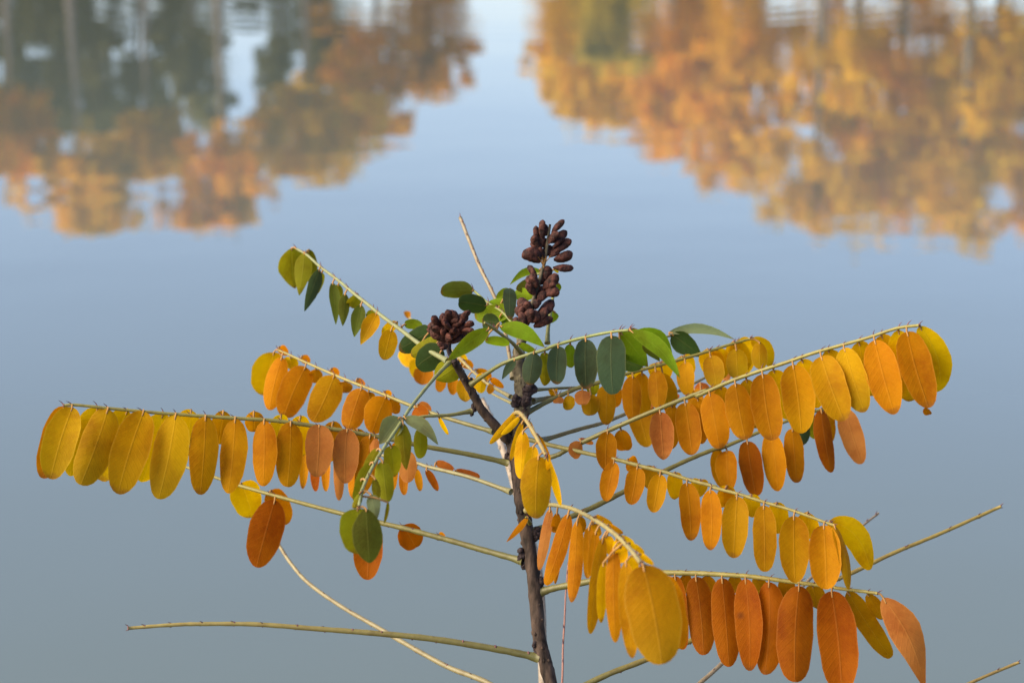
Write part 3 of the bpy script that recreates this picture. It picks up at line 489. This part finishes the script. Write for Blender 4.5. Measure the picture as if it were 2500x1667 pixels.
# --- right, middle leaf
frond([('D', 20, 820), ('D', 230, 875), ('D', 340, 900), ('D', 540, 945), ('D', 690, 977), ('D', 850, 1020), ('D', 980, 1052), ('D', 1130, 1100), ('D', 1300, 1145), ('G', 440, 70), ('G', 640, 122), ('G', 830, 182), ('G', 1060, 250), ('G', 1280, 330), ('G', 1370, 360)], -.004, -.05, .0012, .0007, (.50, .43, .13), [
    ('D', [(650, 987, 598, 1237, 112, 'O'), (800, 1022, 758, 1258, 122, 'O'), (945, 1067, 902, 1308, 116, 'M'), (1115, 1120, 1142, 1487, 132, 'O'), (1265, 1165, 1268, 1548, 132, 'O'), (740, 968, 790, 1035, 80, 'O', 'f'), (905, 1015, 850, 1145, 105, 'M', 'f'), (1040, 1052, 1040, 1225, 85, 'Y', 'f'), (1200, 1098, 1180, 1215, 92, 'Y', 'f'), (1370, 1138, 1350, 1275, 95, 'Y', 'f')]),
    ('G', [(625, 140, 600, 610, 198, 'M'), (830, 210, 838, 715, 176, 'M'), (1060, 290, 1070, 800, 228, 'M', 'n', dict(roll=.1)), (1290, 362, 1312, 850, 238, 'O', 'n', dict(roll=-.1)), (1372, 365, 1482, 850, 80, 'V', 'n', dict(roll=.8, side=.06)), (545, 58, 545, 225, 112, 'Y', 'f'), (735, 125, 745, 300, 122, 'Y', 'f'), (930, 185, 940, 425, 132, 'Y', 'f'), (1170, 258, 1170, 460, 142, 'Y', 'f')]),
    ('E', [(790, 1255, 1028, 1542, 132, 'Y', 'f', dict(side=.13, roll=.1))])], base=.6)
# --- right, low leaf
frond([('F', 215, 925), ('F', 330, 892), ('F', 580, 845), ('F', 800, 800), ('F', 1000, 780), ('F', 1170, 776), ('G', 310, 727), ('G', 500, 736), ('G', 700, 748), ('G', 880, 770), ('G', 1110, 800), ('G', 1330, 827), ('H', 150, 842), ('H', 310, 862), ('H', 445, 880)], 0, -.05, .0018, .0008, (.55, .47, .12), [
    ('G', [(150, 750, 210, 1310, 150, 'B'), (310, 755, 370, 1352, 208, 'B', 'n', dict(cup=.2)), (510, 765, 565, 1442, 205, 'B'), (690, 770, 725, 1472, 205, 'B'), (870, 795, 840, 1502, 228, 'B'), (1100, 825, 1070, 1558, 272, 'B', 'n', dict(roll=.1)), (1350, 865, 1430, 1640, 292, 'B', 'n', dict(roll=-.1)),
           (225, 735, 240, 880, 90, 'O', 'f'), (400, 745, 420, 900, 100, 'O', 'f'), (610, 750, 615, 880, 100, 'M', 'f'), (790, 768, 800, 900, 100, 'M', 'f'), (1000, 792, 1000, 940, 110, 'M', 'f'), (1205, 825, 1240, 1000, 120, 'M', 'f')]),
    ('H', [(215, 868, 548, 1372, 135, 'M', 'f', dict(roll=.1)), (370, 888, 485, 1080, 92, 'M', 'f'), (492, 915, 810, 1610, 250, 'S', 'n', dict(shape=1, side=.06, twist=1.1, roll=-.3, bend=-.1))])], base=1)
# --- leaf coming towards the viewer
frond([('F', 110, 300), ('F', 280, 258), ('F', 420, 275), ('F', 540, 320), ('F', 680, 400), ('F', 800, 490), ('F', 900, 590), ('F', 990, 705)], -.004, -.17, .0011, .0010, (.50, .43, .19), [
    ('F', [(292, 292, 208, 755, 78, 'S'), (345, 320, 330, 470, 60, 'O', 'f'), (432, 330, 262, 872, 122, 'O'), (500, 380, 455, 1002, 112, 'O'), (350, 600, 330, 862, 42, 'O', 'f'), (590, 430, 578, 820, 90, 'O'), (640, 470, 600, 800, 82, 'O'), (695, 510, 598, 1242, 112, 'M', 'n', dict(roll=.5)), (700, 700, 682, 1160, 70, 'Y', 'f'), (778, 590, 792, 1308, 126, 'O'), (872, 690, 922, 1428, 142, 'M'),
           (530, 345, 520, 470, 75, 'M', 'f'), (620, 400, 650, 500, 80, 'M', 'f'), (720, 500, 770, 640, 85, 'Y', 'f'), (830, 580, 850, 700, 95, 'Y', 'f'), (930, 650, 930, 780, 85, 'Y', 'f'), (800, 520, 820, 640, 70, 'Y', 'f'),
           (640, 345, 770, 405, 40, 'M', 'f'), (740, 410, 850, 475, 40, 'M', 'f'), (830, 490, 930, 560, 38, 'Y', 'f'), (900, 550, 1010, 630, 38, 'Y', 'f'), (985, 635, 1085, 715, 42, 'Y', 'f'),
           (1150, 800, 1300, 1360, 190, 'O', 'f', dict(dz=.01)), (1005, 722, 1150, 1475, 402, 'T', 'n', dict(roll=.05, cup=.12, bend=.02, shape=0))])], base=.2)
# --- yellow leaf drooping in front of the stem
frond([('I', 1165, 330), ('I', 1195, 285), ('I', 1235, 290), ('I', 1300, 380), ('I', 1350, 470), ('I', 1395, 555)], -.004, -.10, .0011, .0009, (.54, .42, .16), [
    ('I', [(1200, 282, 1035, 478, 48, 'Y'), (1225, 305, 1110, 420, 40, 'Y'), (1240, 345, 1165, 585, 42, 'Y'), (1245, 400, 1228, 700, 95, 'Y'), (1312, 495, 1275, 720, 85, 'Y'), (1345, 560, 1330, 955, 192, 'V', 'n', dict(roll=.1, cup=.15)), (1290, 340, 1345, 460, 25, 'Y', 'f'), (1340, 420, 1420, 590, 26, 'O', 'f'), (1400, 570, 1492, 868, 42, 'Y', 'f', dict(roll=.9))])], base=.1)
frond([('I', 1290, 985), ('I', 1275, 955), ('I', 1262, 945)], -.003, -.01, .0008, .0005, OLV, [('I', [(1278, 945, 1140, 1105, 44, 'O', 'n', dict(shape=1))])])
# --- bare stalks
def bare(path, d0, d1, r0, r1, col, n, base=.5, label=None):
    frond(path, d0, d1, r0, r1, col, (), 'bare_stalk', base, nodes=[(i + .4 + random.uniform(-.1, .1)) / n for i in range(n)] + [.995], label=label)
bare([('J', 2275, 935), ('J', 2050, 890), ('J', 1700, 835), ('J', 1380, 805), ('J', 1090, 783), ('J', 800, 762), ('J', 520, 760), ('J', 360, 765), ('J', 135, 782)], 0, -.03, .0019, .00085, (.52, .42, .14), 14, 1, 'long leafless yellow stalk')
bare([('S', 1330, 1790), ('J', 2060, 1095), ('J', 1800, 982), ('J', 1560, 850), ('J', 1450, 785), ('J', 1250, 670), ('J', 1080, 550), ('J', 985, 445), ('J', 910, 330)], .02, .10, .0017, .0010, (.50, .43, .25), 12, .3, 'pale curved leafless stalk')
bare([('S', 1310, 1730), ('S', 1473, 1650), ('S', 1585, 1606), ('S', 1800, 1515), ('S', 2048, 1412), ('S', 2180, 1350), ('S', 2300, 1300), ('S', 2443, 1236)], .0, .04, .0017, .0009, (.50, .38, .09), 13, 1)
bare([('S', 1340, 1900), ('S', 1600, 1760), ('S', 1708, 1667), ('S', 1763, 1618), ('S', 1950, 1440), ('S', 2089, 1299), ('S', 2145, 1252)], .01, .08, .0017, .0006, (.46, .36, .26), 14, .4)
bare([('S', 1350, 2100), ('S', 1800, 1930), ('S', 2100, 1790), ('S', 2367, 1667), ('S', 2487, 1616)], 0, .02, .0016, .0008, (.48, .34, .10), 12, 1)
bare([('S', 1360, 1900), ('F', 385, 1600), ('F', 390, 1350), ('F', 402, 1150), ('F', 412, 930), ('F', 430, 700)], .02, .05, .0007, .0004, (.55, .24, .20), 12, 0, 'thin pink stalk')
bare([('C', 790, 1330), ('C', 755, 1100), ('C', 700, 830), ('C', 620, 640), ('C', 540, 480), ('C', 455, 270), ('C', 388, 98)], .01, .07, .0011, .0010, (.42, .34, .22), 22, .2, 'leafless tan stalk standing upright')

# --- seed heads
def pod(parent, B, T, w):
    """a dry curved pod: narrow foot, swollen two thirds up, short beak, wrinkled skin"""
    ax = T - B; L = ax.length; t = ax / L; c = (B - CAM).normalized(); s = t.cross(c).normalized(); n = s.cross(t); a0 = random.uniform(0, 6.28); s, n = s * math.cos(a0) + n * math.sin(a0), n * math.cos(a0) - s * math.sin(a0)
    cv = random.uniform(.10, .34) * random.choice((-1, 1)); nu, nv = 16, 12; ph = random.uniform(0, 6.28); V, F, U = [], [], []
    prof = [(0, .24), (.06, .36), (.16, .62), (.30, .84), (.45, .95), (.58, 1.0), (.70, 1.0), (.80, .95), (.88, .80), (.94, .55), (.975, .30), (1.0, .08)]
    for i in range(nu + 1):
        u = i / nu; r = w / 2 * float(np.interp(u, [p[0] for p in prof], [p[1] for p in prof]))
        mid = B + t * (L * 1.06 * u) + s * (cv * L * (u * u - .35 * u))
        for k in range(nv):
            a = 2 * math.pi * k / nv; q = r * (1 + .09 * math.sin(2 * a + ph + u * 3) + .07 * math.sin(4 * a - u * 6 + ph) + random.uniform(-.05, .05)); V.append(mid + s * (math.cos(a) * q) + n * (math.sin(a) * q * .72)); U.append((u, k / nv))
    for i in range(nu):
        for k in range(nv): F.append((i * nv + k, i * nv + (k + 1) % nv, (i + 1) * nv + (k + 1) % nv, (i + 1) * nv + k))
    F += [tuple(range(nv)), tuple(nu * nv + k for k in reversed(range(nv)))]
    mesh_obj('seed_pod', V, F, M_POD, parent, B, None, U)
ax2 = [('C', 900, 1010), ('C', 890, 930), ('C', 930, 790), ('C', 980, 620), ('C', 1030, 450), ('C', 1055, 290), ('C', 1075, 150)]
AXP = catmull([at(px(*q), D0 + .004) for q in ax2], 6); mb = MB(); mb.tube(AXP, [.0011 - .0006 * i / len(AXP) for i in range(len(AXP))], 7)
for k in range(16):                                                   # dry pale stalklets where pods have fallen
    b = at(px('C', 1030, 460 + random.uniform(-25, 20)), D0 + .003); a = random.uniform(.6, 2.5); h = Vector((math.cos(a), random.uniform(-.6, .2), math.sin(a))) * random.uniform(.002, .0045)
    mb.tube([b, b + h * .6, b + h], [.00022, .00018, .00014], 4, 1)
sh = mb.build('seed_head', [M_TWIG, M_PETI], shrub, AXP[0]); sh['label'] = 'tall seed head of dark brown pods'
pods = [(1010, 260, 1012, 122, 58), (975, 300, 962, 168, 52), (1088, 215, 1175, 122, 62), (1078, 290, 1205, 215, 60), (1065, 300, 1120, 200, 58), (1000, 440, 900, 335, 105), (995, 370, 955, 275, 80), (1040, 400, 1062, 310, 62), (1090, 370, 1214, 272, 88), (1105, 420, 1242, 388, 84), (1098, 480, 1250, 490, 68),
        (975, 575, 918, 462, 62), (965, 620, 895, 555, 72), (1040, 570, 1075, 480, 82), (1020, 640, 1142, 555, 78), (960, 690, 898, 600, 70), (1030, 690, 1135, 640, 82), (960, 725, 1000, 620, 58), (940, 790, 828, 735, 82), (960, 800, 982, 725, 70), (905, 860, 815, 800, 84), (885, 940, 795, 875, 84), (950, 880, 1112, 750, 88), (950, 935, 1085, 860, 68), (900, 910, 930, 800, 76),
        (880, 940, 900, 850, 76), (1000, 610, 1040, 530, 70), (960, 640, 955, 540, 70), (1010, 680, 1060, 600, 70), (920, 830, 890, 740, 74), (985, 330, 940, 240, 60), (1055, 350, 1020, 270, 50), (930, 900, 990, 830, 70), (870, 880, 850, 780, 70), (1040, 240, 1045, 150, 52), (1010, 330, 1000, 230, 60), (1070, 400, 1150, 320, 70), (1030, 420, 985, 330, 66), (1060, 620, 1120, 600, 70), (930, 660, 930, 570, 70), (985, 740, 1040, 660, 66), (900, 820, 950, 740, 70), (860, 930, 870, 830, 70), (970, 900, 1050, 800, 70), (1100, 330, 1180, 240, 60)]
for bx, by, tx, ty, w in pods:
    d = random.uniform(-.004, .004); w *= 1.10; pod(sh, at(px('C', bx, by), D0 + .004 + d * .3), at(px('C', tx, ty), D0 + .004 + d), w * CROPS['C'][2] * K * D0)
AXP = [at(px('C', x, y), D0 - .02) for x, y in ((345, 1200), (300, 1110), (310, 1020), (335, 930), (345, 880))]; mb = MB(); mb.tube(catmull(AXP, 4), [.0012 - .0004 * i / 16 for i in range(17)], 7)
s2 = mb.build('seed_head', M_KNOT, shrub, AXP[0]); s2['label'] = 'short round seed head on the side branch'
for i in range(30):
    f = i / 30; cx, cy = 285 + 55 * f, 1060 - 190 * f; a = i * 2.4; rr = random.uniform(.75, 1.1) * (105 + 55 * math.sin(math.pi * min(f + .1, 1)))
    ex, ey, ez = cx + math.cos(a) * rr, cy - 40 - random.uniform(0, 35), math.sin(a) * rr
    if i > 24: ex, ey = 335 + random.uniform(-110, 110), 835 + random.uniform(-15, 45)
    sc = CROPS['C'][2] * K * D0
    pod(s2, at(px('C', cx, cy), D0 - .02), at(px('C', ex, ey), D0 - .02 + ez * sc * .9), random.uniform(58, 82) * sc)
for bx, by, tx, ty in ((270, 1100, 245, 1060), (290, 1060, 255, 1100), (240, 930, 170, 860), (310, 900, 300, 805), (390, 900, 435, 815), (420, 930, 490, 905), (400, 960, 495, 960)):
    sc = CROPS['C'][2] * K * D0; pod(s2, at(px('C', bx, by), D0 - .022), at(px('C', tx, ty), D0 - .026), 58 * sc)
